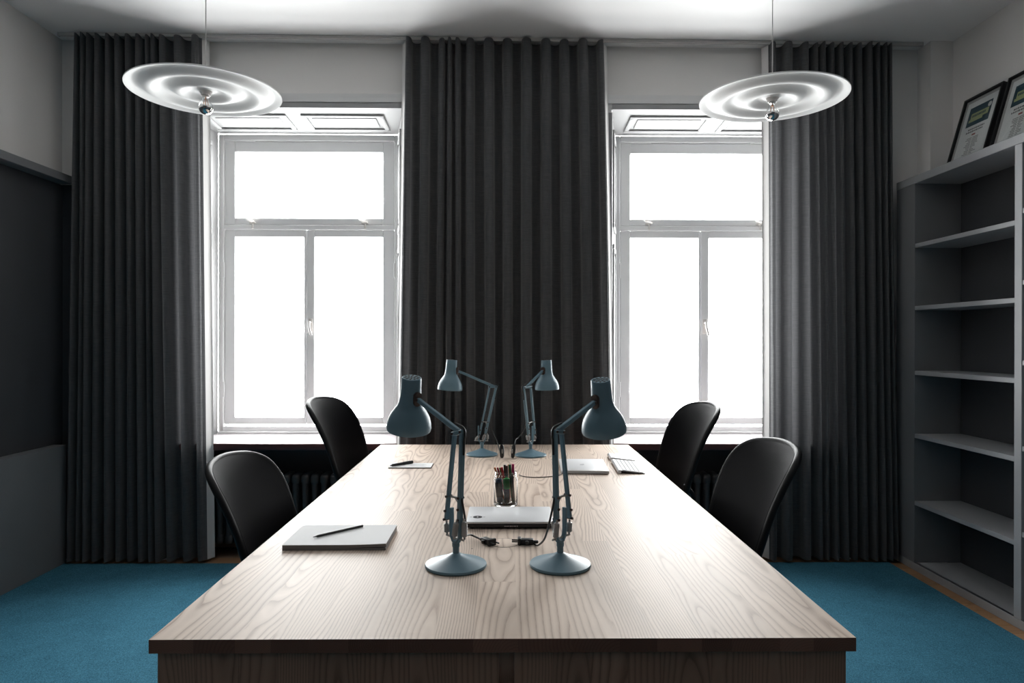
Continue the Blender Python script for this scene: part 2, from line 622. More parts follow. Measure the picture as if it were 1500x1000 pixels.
# oak boards: the strip left uncovered by the carpet along bookcase and window wall
y = 0.62
pl = None
while y < 4.06:
    L = 0.088
    if pl is None:
        pl = MB().box((-0.036, -L / 2 + .0008, -0.012), (0.036, L / 2 - .0008, 0.0), 0.0012, 1).build('plank', M['oak'], fl, (2.344, y + L / 2, 0))
    else:
        share(pl, 'plank', fl, (2.344, y + L / 2, 0))
    y += L
pl2 = None
x = -2.58
while x < 2.36:
    L = 0.247
    if pl2 is None:
        pl2 = MB().box((-L / 2 + .0008, -0.056, -0.012), (L / 2 - .0008, 0.056, 0.0), 0.0012, 1).build('plank', M['oak_y'], fl, (x + L / 2, 4.128, 0))
    else:
        share(pl2, 'plank', fl, (x + L / 2, 4.128, 0))
    x += L

ce = MB().add([(XL - .1, YF, zc(XL - .1)), (XR + .1, YF, zc(XR + .1)), (XR + .1, 4.3, zc(XR + .1)), (XL - .1, 4.3, zc(XL - .1)),
               (XL - .1, YF, 3.4), (XR + .1, YF, 3.4), (XR + .1, 4.3, 3.4), (XL - .1, 4.3, 3.4)],
              [(0, 1, 2, 3), (7, 6, 5, 4), (0, 4, 5, 1), (1, 5, 6, 2), (2, 6, 7, 3), (3, 7, 4, 0)]).build('ceiling', M['ceiling'])
tag(ce, kind='structure')

# window wall, with two openings that reach down to radiator niches
OW = 0.69
HEAD = 2.738
wb = MB()
wb.cur = 0
edges = [XL - .1]
for wx in WIN_X:
    edges += [wx - OW, wx + OW]
edges.append(XR + .1)
for i in (0, 2, 4):
    wb.box((edges[i], YB, -0.1), (edges[i + 1], 4.70, 3.30))
for wx in WIN_X:
    wb.box((wx - OW, YB, HEAD), (wx + OW, 4.70, 3.30))
    wb.cur = 1
    wb.box((wx - OW, 4.42, -0.1), (wx + OW, 4.70, 0.664))
    wb.cur = 0
wall_back = wb.build('wall_back', [M['white_wall'], M['dark_panel']])
tag(wall_back, kind='structure')
MB().box((XL, YB - .012, 0), (-2.45, YB - .001, 2.27)).build('panel', M['dark_panel'], wall_back)
for i, wx in enumerate(WIN_X):
    sk = MB().box((wx - OW + .002, 4.395, 0.0), (wx + OW - .002, 4.418, 0.085), 0.003, 1).build('baseboard_back_%d' % (i + 1), M['skirting'])
    tag(sk, kind='structure')

wl = MB().box((XL - .1, YF, -0.1), (XL, YB, 3.30)).build('wall_left', M['white_wall'])
tag(wl, kind='structure')
MB().box((XL + .001, YF + .02, 0.0), (XL + .012, YB - .013, 2.268)).build('panel', M['dark_panel'], wl)
t1 = MB().box((XL + .001, YF + .02, 2.268), (-2.607, 4.150, 2.314), 0.002, 1).build('trim_1', M['trim_paint'])
tag(t1, 'grey ledge running along the left wall above the dark panelling', kind='structure')
t2 = MB().box((XL + .013, YF + .02, 0.0), (-2.612, 4.095, 0.706), 0.003, 1).build('trim_2', M['trim_paint'])
tag(t2, 'low dark grey boxed-in panel along the left wall', kind='structure')

wr = MB().box((XR, YF, -0.1), (XR + .1, YB, 3.30)).build('wall_right', M['white_wall'])
tag(wr, kind='structure')
pr = MB().box((2.545, 4.06, 0), (XR - .001, YB - .001, zc(2.6) + .03)).build('trim_3', M['white_wall'])
tag(pr, 'shallow white pier in the far right corner', kind='structure')
wf = MB().box((XL - .1, YF - .1, -0.1), (XR + .1, YF, 3.30)).build('wall_front', M['dark_panel'])
tag(wf, kind='structure')

cp = MB().box((-2.610, YF + .05, -0.011), (2.304, 4.070, 0.006), 0.003, 1).build('carpet', M['carpet'])
tag(cp, 'wall to wall blue carpet with a narrow oak border left bare', 'carpet')


# ------------------------------------------------------------------ windows
def framed(mb, x0, x1, z0, z1, gx0, gx1, gz0, gz1, ya, yb, bev=0.004):
    """four members around a pane"""
    mb.box((x0, ya, z0), (gx0, yb, z1), bev, 1)
    mb.box((gx1, ya, z0), (x1, yb, z1), bev, 1)
    mb.box((gx0 - .001, ya + .0008, z0), (gx1 + .001, yb, gz0), bev, 1)
    mb.box((gx0 - .001, ya + .0008, gz1), (gx1 + .001, yb, z1), bev, 1)


SILLZ = 0.706


def make_window(idx, wx):
    w = bpy.data.objects.new('window_%d' % idx, None)
    COL.objects.link(w)
    w.location = (wx, 0, 0)
    tag(w, kind='structure')
    P = M['window_paint']
    # fixed frame
    f = MB()
    f.box((-.60, 4.585, SILLZ), (-.567, 4.68, 2.705), 0.004, 1)
    f.box((.575, 4.585, SILLZ), (.60, 4.68, 2.705), 0.004, 1)
    f.box((-.567, 4.585, 2.664), (.575, 4.68, 2.705), 0.004, 1)
    f.box((-.567, 4.592, 2.072), (.575, 4.68, 2.102), 0.004, 1)
    f.box((-.567, 4.575, SILLZ), (.575, 4.68, 0.752), 0.006, 2)
    f.box((-.600, 4.562, SILLZ), (.600, 4.58, 0.722), 0.003, 1)
    f.build('frame', P, w, smooth=30)
    # top light
    s = MB()
    framed(s, -.563, .571, 2.105, 2.661, -.4945, .4945, 2.149, 2.591, 4.600, 4.645)
    sash = s.build('top_sash', P, w, smooth=30)
    MB().box((-.50, 4.620, 2.145), (.50, 4.624, 2.596)).build('pane', M['glass'], sash)
    for hx in (-.40, .36):
        MB().cyl((hx - .045, 4.596, 2.664), (hx + .045, 4.596, 2.664), 0.006, 10).build('hinge', P, sash, smooth=40)
    for hx in (-.375, .375):
        l = MB()
        l.box((hx - .022, 4.586, 2.107), (hx + .022, 4.600, 2.120), 0.003, 1)
        l.cyl((hx, 4.590, 2.113), (hx, 4.565, 2.116), 0.006, 10)
        l.lathe([(0, 0), (.012, 0.001), (.030, .006), (.030, .010), (.010, .014), (0, .014)], 18,
                Matrix.Translation((hx - .006, 4.562, 2.118)) @ Matrix.Rotation(0.25, 4, 'Y'))
        l.cyl((hx + .004, 4.583, 2.108), (hx + .004, 4.578, 2.075), 0.006, 10)
        l.build('latch', M['porcelain'], sash, smooth=40)
    # casements
    for side, (x0, x1, g0, g1) in enumerate(((-.563, -.0185, -.4945, -.0345), (-.0150, .571, .0375, .4945))):
        c = MB()
        framed(c, x0, x1, 0.764, 2.069, g0, g1, 0.812, 2.022, 4.600, 4.645)
        cs = c.build('casement', P, w, smooth=30)
        MB().box((g0 - .005, 4.620, 0.807), (g1 + .005, 4.624, 2.027)).build('pane', M['glass'], cs)
        hx = -.566 if side == 0 else .573
        for hz in (1.80, 1.00):
            MB().cyl((hx, 4.590, hz - .05), (hx, 4.590, hz + .05), 0.006, 10).build('hinge', P, cs, smooth=40)
        if side == 1:
            h = MB()
            h.box((-.004, 4.594, 1.375), (.024, 4.601, 1.475), 0.003, 1)
            h.cyl((.010, 4.598, 1.450), (.010, 4.565, 1.450), 0.007, 12)
            h.tube(smooth_path([(.010, 4.566, 1.456), (.011, 4.560, 1.43), (.016, 4.557, 1.40), (.026, 4.560, 1.365)]), 0.0075, 10, flat=0.8)
            h.build('handle', M['porcelain'], cs, smooth=50)
    # sill
    sl_ = MB().box((-OW + .001, 4.142, SILLZ - .040), (OW - .001, 4.575, SILLZ - .0005)).build('sill', M['sill_top'], w)
    MB().box((-OW + .001, 4.128, SILLZ - .040), (OW - .001, 4.1419, SILLZ - .0005), 0.004, 2).build('nosing', M['sill'], sl_, smooth=30)
    # panelled reveals and soffit
    for sgn in (-1, 1):
        a, b = Vector((sgn * .689, 4.150, 0)), Vector((sgn * .6015, 4.584, 0))
        ax = (b - a).normalized()
        L = (b - a).length
        nr = Vector((-sgn * ax.y, sgn * ax.x, 0)) * 1.0
        if nr.x * sgn > 0:
            nr = -nr
        mt = Matrix((ax, nr, Vector((0, 0, 1)))).transposed().to_4x4()
        mt.translation = a
        r = MB()
        r.box((0, -.03, SILLZ), (L, 0.0, HEAD - .02), 0.0, 1, mt)
        z0, zm0, zm1, z1 = SILLZ + .10, 1.93, 2.03, HEAD - .10
        u0, u1 = .075, L - .075
        for (za, zb) in ((z0, zm0), (zm1, z1)):
            # raised moulding frame with sunk field
            for (p, q) in (((u0, za), (u1, za + .03)), ((u0, zb - .03), (u1, zb)), ((u0, za + .031), (u0 + .03, zb - .031)), ((u1 - .03, za + .031), (u1, zb - .031))):
                r.box((p[0], 0.0, p[1]), (q[0], .012, q[1]), 0.005, 2, mt)
            r.box((u0 + .055, 0.0, za + .055), (u1 - .055, .007, zb - .055), 0.004, 1, mt)
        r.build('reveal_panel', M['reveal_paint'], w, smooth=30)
    so = MB()
    ya, yb, za, zb = 4.150, 4.584, HEAD - .001, 2.708
    vs = [(-.689, ya, za), (.689, ya, za), (.60, yb, zb), (-.60, yb, zb)]
    so.add(vs + [(x_, y_, z_ + .03) for x_, y_, z_ in vs], [(0, 1, 2, 3), (7, 6, 5, 4), (0, 4, 5, 1), (1, 5, 6, 2), (2, 6, 7, 3), (3, 7, 4, 0)])
    sl = math.atan2(zb - za, yb - ya)
    mt = Matrix.Translation((0, ya, za)) @ Matrix.Rotation(sl, 4, 'X')
    for (p0, p1) in ((-.56, -.045), (.045, .56)):
        v0, v1 = .095, .355
        for (p, q) in (((p0, v0), (p1, v0 + .03)), ((p0, v1 - .03), (p1, v1)), ((p0, v0 + .031), (p0 + .03, v1 - .031)), ((p1 - .03, v0 + .031), (p1, v1 - .031))):
            so.box((p[0], p[1], -.013), (q[0], q[1], 0.0), 0.005, 2, mt)
        so.box((p0 + .055, v0 + .055, -.007), (p1 - .055, v1 - .055, 0), 0.004, 1, mt)
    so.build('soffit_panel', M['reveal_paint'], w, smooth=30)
    # architrave on the room side
    ar = MB()
    prof = [(0, 0), (0, .020), (.012, .026), (.030, .026), (.036, .040), (.060, .044), (.082, .050), (.082, 0)]   # (outwards, proud)
    def arch(p0, p1, out, ends):
        n = len(prof)
        rows = []
        for (pt, e) in ((p0, ends[0]), (p1, ends[1])):
            rows.append([Vector(pt) + Vector(out) * o_ + Vector(e) * o_ + Vector((0, -pr_, 0)) for o_, pr_ in prof])
        vs = rows[0] + rows[1]
        fs = [(k, (k + 1) % n, n + (k + 1) % n, n + k) for k in range(n)] + [tuple(range(n)), tuple(reversed(range(n, 2 * n)))]
        ar.add(vs, fs)
    y_ = YB - .001
    arch((-.69, y_, HEAD), (.69, y_, HEAD), (0, 0, 1), ((-1, 0, 0), (1, 0, 0)))
    arch((-.69, y_, 0.0), (-.69, y_, HEAD), (-1, 0, 0), ((0, 0, 0), (0, 0, 1)))
    arch((.69, y_, 0.0), (.69, y_, HEAD), (1, 0, 0), ((0, 0, 0), (0, 0, 1)))
    ar.build('architrave', P, w)
    return w


for i, wx in enumerate(WIN_X):
    make_window(i + 1, wx)


# ------------------------------------------------------------------ radiators in the niches
def make_radiator(label, wx):
    r = thing('radiator', label, 'radiator', (wx, 4.27, 0), 0, 'column radiators under the windows')
    sec = MB()
    for dy in (-.052, 0.0, .052):
        sec.tube(smooth_path([(0, dy, .105), (0, dy, .30), (0, dy, .475)], 4), 0.0195, 10)
    sec.box((-.0255, -.072, .44), (.0255, .072, .505), 0.020, 3)
    sec.box((-.0255, -.072, .075), (.0255, .072, .14), 0.020, 3)
    first = None
    n = 20
    for k in range(n):
        x_ = (k - (n - 1) / 2) * 0.0585
        if first is None:
            first = sec.build('section', M['radiator'], r, (x_, 0, 0), smooth=50)
        else:
            share(first, 'section', r, (x_, 0, 0))
    MB().cyl((-.585, 0, .475), (.585, 0, .475), .014, 12).build('header_pipe', M['radiator'], r, smooth=50)
    MB().cyl((-.62, 0, .108), (.62, 0, .108), .012, 12).build('supply_pipe', M['radiator'], r, smooth=50)
    ft = None
    for fx in (-.556, .556):
        for fy in (-.05, .05):
            if ft is None:
                ft = MB().cyl((0, 0, 0), (0, 0, .08), .014, 10).build('foot', M['radiator'], r, (fx, fy, 0.0), smooth=50)
            else:
                share(ft, 'foot', r, (fx, fy, 0.0))
    return r


make_radiator('dark cast iron column radiator under the left window', WIN_X[0])
make_radiator('dark cast iron column radiator under the right window', WIN_X[1])

# ------------------------------------------------------------------ curtain rail and curtains
RY = 4.085
rail = thing('curtain_rail', 'thin white curtain rail on the ceiling along the whole window wall', 'curtain rail', (0, RY, 0))
a, b = -2.648, 2.505
MB().bar((a, 0, zc(a) - .011), (b, 0, zc(b) - .011), 0.020, 0.018, (0, 1, 0), 0.002).build('track', M['rail'], rail)
for e, s_ in ((a, -1), (b, 1)):
    MB().box((e - .004 + s_ * .004, -.011, zc(e) - .024), (e + .004 + s_ * .004, .011, zc(e) - .001), .002, 1).build('end_cap', M['rail'], rail)


def curtain(label, top, bottom, seed, amp=0.042, edge_l=None, edge_r=None, lined=''):
    rnd = random.Random(seed)
    n = len(top)
    ztop_of = lambda x_: zc(x_) - .026
    zbot = 0.022
    # fold nodes: front peak, valley, front peak ...; fold 0 and fold n-1 are the hems
    nodes_t, nodes_b, ys = [], [], []
    for i in range(n):
        nodes_t.append(top[i]); nodes_b.append(bottom[i]); ys.append(-1)
        if i < n - 1:
            nodes_t.append((top[i] + top[i + 1]) / 2); nodes_b.append((bottom[i] + bottom[i + 1]) / 2); ys.append(1)
    if edge_l is not None:      # hem turned back towards the wall
        nodes_t.insert(0, top[0] - edge_l[0]); nodes_b.insert(0, bottom[0] - edge_l[1]); ys.insert(0, .0 if 'l' in lined else .9)
    if edge_r is not None:
        nodes_t.append(top[-1] + edge_r[0]); nodes_b.append(bottom[-1] + edge_r[1]); ys.append(.0 if 'r' in lined else .9)
    m = len(nodes_t)
    jit = [rnd.uniform(.8, 1.15) for _ in range(m)]
    sway = [rnd.uniform(-1, 1) for _ in range(m)]
    SUB, ROWS = 9, 40
    rows = []
    for j in range(ROWS + 1):
        t = j / ROWS
        xs = [nodes_t[i] * (1 - t) + nodes_b[i] * t + 0.006 * sway[i] * math.sin(PI * t * 1.2) for i in range(m)]
        am = [amp * jit[i] * (0.92 + 0.12 * t + 0.08 * math.sin(3 * t + sway[i] * 3)) for i in range(m)]
        row = []
        for i in range(m - 1):
            for k in range(SUB + (1 if i == m - 2 else 0)):
                u = k / SUB
                c = (1 - math.cos(PI * u)) / 2
                y_ = ys[i] * am[i] * (1 - c) + ys[i + 1] * am[i + 1] * c
                pitch = xs[i + 1] - xs[i]
                x_ = xs[i] + pitch * (u + 0.155 * math.sin(2 * PI * u))
                # a soft second wrinkle in the flanks, low down
                y_ += 0.004 * t * math.sin(7 * u + sway[i] * 5 + 2.2 * t)
                row.append((x_, y_, 0))
        zt = [ztop_of(p[0]) for p in row]
        # the header dips behind the rail in the valleys
        row = [(p[0], p[1], (zt[q] + .012 * max(0, -p[1] / amp) * (1 if j == 0 else 0) - 0.0 * q) * (1 - t) + (zbot + .006 * noise.noise((p[0] * 3, seed, 0))) * t) for q, p in enumerate(row)]
        rows.append([Vector(p) for p in row])
    mb = MB().grid(rows)
    o = mb.build('curtain', M['curtain'], None, (0, RY, 0), smooth=80)
    for sd in lined:        # the pale lining shows where it wraps round the free edge
        k_, sg = (0, -1) if sd == 'l' else (-1, 1)
        lr = []
        for row in rows:
            p = row[k_]
            lr.append([Vector((p.x + sg * .025 * (q / 4), p.y + .046 * math.sin(PI / 2 * q / 4) ** 1.3, p.z)) for q in range(5)])
        MB().grid(lr).build('lining_edge', M['lining'], o, smooth=80)
    tag(o, label, 'curtain', 'floor length charcoal curtains')
    return o


def cx(px, y_=4.055):
    """room x of a fold"""
    return px


top_c = [-.583, -.475, -.370, -.331, -.287, -.214, -.097, .012, .126, .243, .352, .461, .578]
bot_c = [-.625, -.505, -.395, -.345, -.285, -.200, -.085, .020, .130, .255, .385, .515, .632]
curtain('charcoal curtain hanging between the two windows behind the table', top_c, bot_c, 3, edge_l=(.012, .016), edge_r=(.012, .016), lined='lr')
top_l = [-2.535, -2.497, -2.464, -2.415, -2.352, -2.300, -2.235, -2.175, -2.120, -2.088, -2.040, -1.945, -1.835]
bot_l = [-2.570, -2.515, -2.478, -2.425, -2.350, -2.285, -2.215, -2.150, -2.095, -2.050, -1.990, -1.880, -1.800]
curtain('charcoal curtain gathered left of the left window', top_l, bot_l, 5, edge_l=(.02, .02), edge_r=(.030, .030), lined='r')
top_r = [1.595, 1.690, 1.800, 1.863, 1.900, 1.955, 2.010, 2.065, 2.120, 2.180, 2.230, 2.275, 2.305]
bot_r = [1.605, 1.690, 1.815, 1.895, 1.935, 1.990, 2.045, 2.105, 2.165, 2.220, 2.270, 2.310, 2.345]
curtain('charcoal curtain gathered right of the right window beside the bookcase', top_r, bot_r, 9, edge_l=(.016, .014), edge_r=(.02, .02), lined='l')

# ------------------------------------------------------------------ bookcase
bk = thing('bookcase', 'tall grey built-in open bookcase along the right wall', 'bookcase', (2.38, 0, 0))
P = M['shelf_paint']
DB = 0.285                                          # to the back of the case
Y1, Y0 = 4.125, -1.82
divs = [(3.942, 4.125)] + [(3.118 - .823 * k, 3.165 - .823 * k) for k in range(7)]  # bays out of view beside and behind the camera added to cut bounced light
MB().box((DB - .012, Y0, .0), (DB + .005, Y1, 2.245), 0, 1).build('back_panel', M['dark_panel'], bk)  # darker than the shelf paint, to colour in the shade behind the shelves
MB().box((-.002, Y0 - .01, 2.244), (DB + .005, Y1, 2.289), 0.002, 1).build('top_board', P, bk)
MB().box((.0, Y0, .0), (.020, Y1, .0435), 0.0015, 1).build('plinth', P, bk)
for k, (y0, y1) in enumerate(divs):
    MB().box((.0, y0, .044), (DB - .013, y1, 2.2435), 0.0015, 1).build('upright', P if k else M['trim_paint'], bk)  # farthest upright takes a darker paint that imitates the shade in its bay
Zs = [1.883, 1.521, 1.146, .780, .390]
Z2 = [1.93, 1.60, 1.23, .835, .44]
for k in range(7):
    ya, yb = divs[k + 1][1] + .0005, divs[k][0] - .0005
    MB().box((.003, ya, .022), (DB - .013, yb, .0435), 0.001, 1).build('bottom_board', P, bk)
    for z in (Zs if k % 2 == 0 else Z2):
        MB().box((.002, ya, z - .012), (DB - .013, yb, z + .012), 0.0012, 1).build('shelf', P, bk)


# ------------------------------------------------------------------ framed posters on the bookcase
def poster(label, y0, y1, h, xb, xt):
    """stands on the top board, leaning on the right wall; local x runs along the wall towards the far end"""
    W = y1 - y0
    zb = 2.2895
    lean = math.asin(min(.9, (xt - xb) / h))
    root = thing('framed_poster', label, 'picture', (xb, (y0 + y1) / 2, zb), 0, 'framed posters on top of the bookcase')
    # local frame: u = +y ... seen from the room left = far end
    ux, nz_, vx = Vector((0, -1, 0)), Vector((-math.cos(lean), 0, math.sin(lean))), Vector((math.sin(lean), 0, math.cos(lean)))
    mt = Matrix((ux, vx, nz_)).transposed().to_4x4()      # x right, y up, z out to the room
    def part(name, rects, material, par=None):
        mb = MB()
        for (x0, v0, x1, v1, d0, d1) in rects:
            mb.box((x0, v0, d0), (x1, v1, d1), 0, 1, mt)
        return mb.build(name, material, par or root)
    w2, fw = W / 2, .012
    part('frame', [(-w2, 0, -w2 + fw, h, 0, .022), (w2 - fw, 0, w2, h, 0, .022), (-w2 + fw, 0, w2 - fw, fw, 0, .022), (-w2 + fw, h - fw, w2 - fw, h, 0, .022)], M['black'])
    part('backing', [(-w2 + fw, fw, w2 - fw, h - fw, .002, .008)], M['mat_board'])
    pw = w2 - fw - .022
    pa = part('poster', [(-pw, fw + .02, pw, h - fw - .02, .0081, .0092)], M['paper'])
    T = h - fw - .055
    part('heading_block', [(-pw + .03, T - .115, pw - .03, T, .0093, .0098)], M['poster_blue'], pa)
    part('title_block', [(-pw + .055, T - .076, pw - .045, T - .040, .0099, .0104), (-pw + .045, T - .090, pw - .085, T - .075, .0099, .0104)], M['poster_lime'], pa)
    # small unreadable print
    rr = random.Random(int(y0 * 1000))
    pr_ = []
    xx = -pw + .065
    while xx < pw - .065:
        w_ = rr.uniform(.005, .010)
        pr_.append((xx, T - .064, xx + w_, T - .051, .0105, .0108))
        xx += w_ + .004
    part('title_print', pr_, M['poster_blue'], pa)
    seal = MB()
    c = mt @ Vector((pw - .047, T - .024, .0100))
    m2 = mt.copy()
    m2.translation = c
    seal.lathe([(0, .0007), (.014, .0007), (.014, 0)], 20, m2)
    seal.build('round_seal', M['paper'], pa)
    lines, reds = [], []
    yy = T - .132
    for k in range(2):
        xx = -pw + .050 + .012 * (1 - k)
        while xx < pw - .055:
            w_ = rr.uniform(.006, .014)
            lines.append((xx, yy - .009, xx + w_, yy, .0093, .0096))
            xx += w_ + .004
        yy -= .016
    reds.append((-.014, yy - .014, .014, yy - .005, .0093, .0096))
    yy -= .026
    while yy > fw + .045:
        xl = rr.uniform(.018, .050)
        xr = rr.uniform(.018, .055)
        lines.append((-.006 - xl, yy - .0035, -.006, yy, .0093, .0096))
        lines.append((0.0, yy - .0035, xr, yy, .0093, .0096))
        yy -= .0092
    part('small_print', lines, M['ink_grey'], pa)
    part('red_line', reds, M['poster_red'], pa)
    part('glazing', [(-w2 + fw, fw, w2 - fw, h - fw, .0120, .0135)], M['glass'])
    return root


poster('black framed poster on the bookcase, the far one nearest the window wall', 3.578, 3.885, .425, 2.535, 2.652)
poster('black framed poster on the bookcase, the near one cut off by the photo edge', 3.235, 3.543, .425, 2.535, 2.652)

# ------------------------------------------------------------------ table
TZ = 0.74
tb = thing('work_table', 'long solid ash work table with a pale grained top', 'table', (0, 0, 0))
TX0, TX1, TY0, TY1 = -.70, .70, 1.35, 3.87
bx = [-.7, -.613, -.531, -.461, -.387, -.308, -.232, -.141, -.062, .027, .136, .229, .303, .392, .452, .548, .615, .7]
rt = random.Random(11)
for k in range(len(bx) - 1):
    x0, x1 = bx[k], bx[k + 1]
    cuts = [TY0]
    first = rt.uniform(.5, 1.5)
    if k == 8:
        first = .32
    cuts.append(TY0 + first)
    if cuts[-1] + 1.1 < TY1:
        cuts.append(cuts[-1] + rt.uniform(.7, 1.0))
    cuts.append(TY1)
    for j in range(len(cuts) - 1):
        cxm, cym = (x0 + x1) / 2, (cuts[j] + cuts[j + 1]) / 2
        sv = MB()
        sv.box((x0 - cxm, cuts[j] - cym, -.0272), (x1 - cxm, cuts[j + 1] - cym, 0), 0, 1)
        sv.mi = [1 if len({sv.v[i][1] for i in f}) == 1 else 0 for f in sv.f]      # end grain on both ends, with backlit shade in its colour
        sv.build('stave', [M['table'], M['shaded_end_grain']], tb, (cxm, cym, TZ))
# end panels: two leaves of upright staves with a narrow sunk strip between
def end_panel(yc, flip):
    for (x0, x1) in ((-.687, -.0105), (.0195, .684)):
        n = 8
        ws = [rt.uniform(.7, 1.3) for _ in range(n)]
        tot = sum(ws)
        xx = x0
        for w_ in ws:
            ww = (x1 - x0) * w_ / tot
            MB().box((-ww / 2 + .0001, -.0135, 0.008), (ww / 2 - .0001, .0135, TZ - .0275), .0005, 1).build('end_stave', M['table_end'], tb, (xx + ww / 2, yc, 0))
            xx += ww
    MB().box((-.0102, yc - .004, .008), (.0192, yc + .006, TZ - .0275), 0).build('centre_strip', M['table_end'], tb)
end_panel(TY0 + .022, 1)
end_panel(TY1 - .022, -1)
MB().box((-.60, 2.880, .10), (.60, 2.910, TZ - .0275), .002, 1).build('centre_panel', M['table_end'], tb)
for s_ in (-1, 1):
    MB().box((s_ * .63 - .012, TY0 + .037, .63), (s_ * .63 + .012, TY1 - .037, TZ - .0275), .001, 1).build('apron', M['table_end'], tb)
# round cable cover let into the top, with a fine gap around it
cv = MB().lathe([(0, .0006), (.0425, .0006), (.0430, .0004), (.0430, 0)], 48, Matrix.Translation((0, 0, 0))).build('cable_cover', M['table'], tb, (-.001, 1.990, TZ), smooth=30)
MB().lathe([(.0430, .0001), (.0430, .00045), (.0446, .00045), (.0446, .0001)], 48, None, True).build('cover_gap', M['black'], cv)
ch_ = MB().lathe([(0, .0004), (.0022, .0004), (.0022, 0)], 12).build('screw_hole', M['black'], tb, (-.092, 1.935, TZ))


# ------------------------------------------------------------------ office chairs
def outline(v):
    """half width of the back at height v (0..1)"""
    w = .200 + .035 * math.sin(min(1, v / .7) * PI / 2)
    if v > .52:
        k = (v - .52) / .48
        w *= max(0.0, 1 - k ** 2.35) ** 0.5
    if v < .12:
        k = (.12 - v) / .12
        w *= max(0.0, 1 - .25 * k ** 2)
    return w


PROF = smooth_path([(-.215, 0, .47), (-.228, 0, .54), (-.248, 0, .61), (-.277, 0, .70), (-.314, 0, .785), (-.354, 0, .855), (-.382, 0, .893), (-.399, 0, .911)], 8)


def prof_at(v):
    f = v * (len(PROF) - 1)
    i = min(int(f), len(PROF) - 2)
    return PROF[i].lerp(PROF[i + 1], f - i)


def back_pt(u, v):
    p = prof_at(v)
    w = outline(v)
    return Vector((p.x + .040 * (u * w / .235) ** 2, u * w, p.z - .010 * (u * w / .235) ** 2 * max(0, v - .6) / .4))


def make_chair():
    root = thing('office_chair', 'x', 'chair', (0, 0, 0), 0, 'black office chairs at the table')
    vv = [0.0, .03, .07, .12] + [.12 + (.52 - .12) * k / 12 for k in range(1, 13)] + [.52 + .48 * math.sin(PI / 2 * k / 20) for k in range(1, 21)]
    us = [-1 + 2 * k / 24 for k in range(25)]
    rows = [[back_pt(u, min(v, .9995)) for u in us] for v in vv]
    bp = MB().grid(rows).build('backrest', M['mesh'], root, smooth=80)
    md = bp.modifiers.new('thickness', 'SOLIDIFY')
    md.thickness = .006
    md.offset = 0
    # rim that frames the mesh
    loop = [back_pt(-1, v) for v in vv[:-1]] + [back_pt(0, .9995)] + [back_pt(1, v) for v in reversed(vv[:-1])]
    loop = [Vector(p) for p in loop]
    rr = [.0125 if i not in (0, len(loop) - 1) else .010 for i in range(len(loop))]
    MB().tube([p + Vector((-.010, 0, 0)) for p in loop], rr, 10).build('back_rim', M['chair_frame'], root, smooth=60)
    MB().tube([loop[0] + Vector((-.01, 0, 0)), back_pt(0, .01) + Vector((-.012, 0, -.006)), loop[-1] + Vector((-.01, 0, 0))], .012, 10).build('lower_rim', M['chair_frame'], root, smooth=60)
    # support: two bars sweeping from under the seat up the outside of the back
    for s_ in (-1, 1):
        pth = smooth_path([(-.02, s_ * .10, .405), (-.15, s_ * .13, .400), (-.225, s_ * .16, .425), (-.248, s_ * .180, .490), (-.206, s_ * .183, .556)], 8)
        MB().tube(pth, .010, 10).build('back_support', M['chair_frame'], root, smooth=60)
    # seat
    st = MB()
    prs = [(0, .0), (.16, 0), (.215, .010), (.235, .030), (.225, .048), (.16, .058), (0, .062)]
    st.lathe(prs, 40)
    so = st.build('seat', M['chair_frame'], root, (0.0, 0, .425), smooth=60)
    so.scale = (1.0, 1.02, 1.0)
    MB().box((-.09, -.07, .385), (.09, .07, .425), .012, 2).build('tilt_box', M['chair_frame'], root, smooth=40)
    MB().cyl((0, 0, .12), (0, 0, .39), .024, 20).build('gas_column', M['chrome'], root, smooth=40)
    legm = MB()
    legm.bar((.02, 0, .115), (.27, 0, .075), .030, .034, (0, 1, 0), .006)
    leg0 = None
    cst = None
    for k in range(5):
        a_ = 2 * PI * k / 5 + .3
        if leg0 is None:
            leg0 = legm.build('base_leg', M['chair_frame'], root, (0, 0, 0), smooth=40, rot=(0, 0, a_))
            lg = leg0
        else:
            lg = share(leg0, 'base_leg', root, (0, 0, 0), (0, 0, a_))
        if cst is None:
            w_ = MB()
            for sy in (-.014, .014):
                w_.cyl((.27, sy - .009, .0365), (.27, sy + .009, .0365), .030, 18)
            w_.cyl((.27, -.02, .0365), (.27, .02, .0365), .007, 10)
            w_.cyl((.27, 0, .036), (.27, 0, .085), .007, 10)
            cst = w_.build('caster', M['black'], lg, smooth=40)
        else:
            share(cst, 'caster', lg)
    return root


UPPER = ('backrest', 'back_rim', 'lower_rim', 'back_support', 'seat', 'tilt_box')
chair0 = make_chair()
spots = [
    (-.612, 2.450, -.010, math.radians(-4), 'black mesh office chair on the left side of the table, the one nearer the camera'),
    (.612, 2.450, .042, math.radians(180 + 4), 'black mesh office chair on the right side of the table, the one nearer the camera'),
    (-.532, 3.340, .122, math.radians(-7), 'black mesh office chair left of the table, the far one by the window'),
    (.622, 3.350, .097, math.radians(180 + 6), 'black mesh office chair right of the table, the far one by the window'),
]
chairs = [chair0] + [copy_tree(chair0) for _ in range(3)]
for c_, (x_, y_, lift, rz, lab) in zip(chairs, spots):
    c_.location = (x_, y_, .006)
    c_.rotation_euler = (0, 0, rz)
    c_['label'] = lab
    for ch in c_.children:
        if ch.name.split('.')[0] in UPPER:
            ch.location.z += lift
        if ch.name.split('.')[0] == 'gas_column':
            ch.scale.z = 1 + lift / .39
            ch.location.z -= .12 * lift / .39

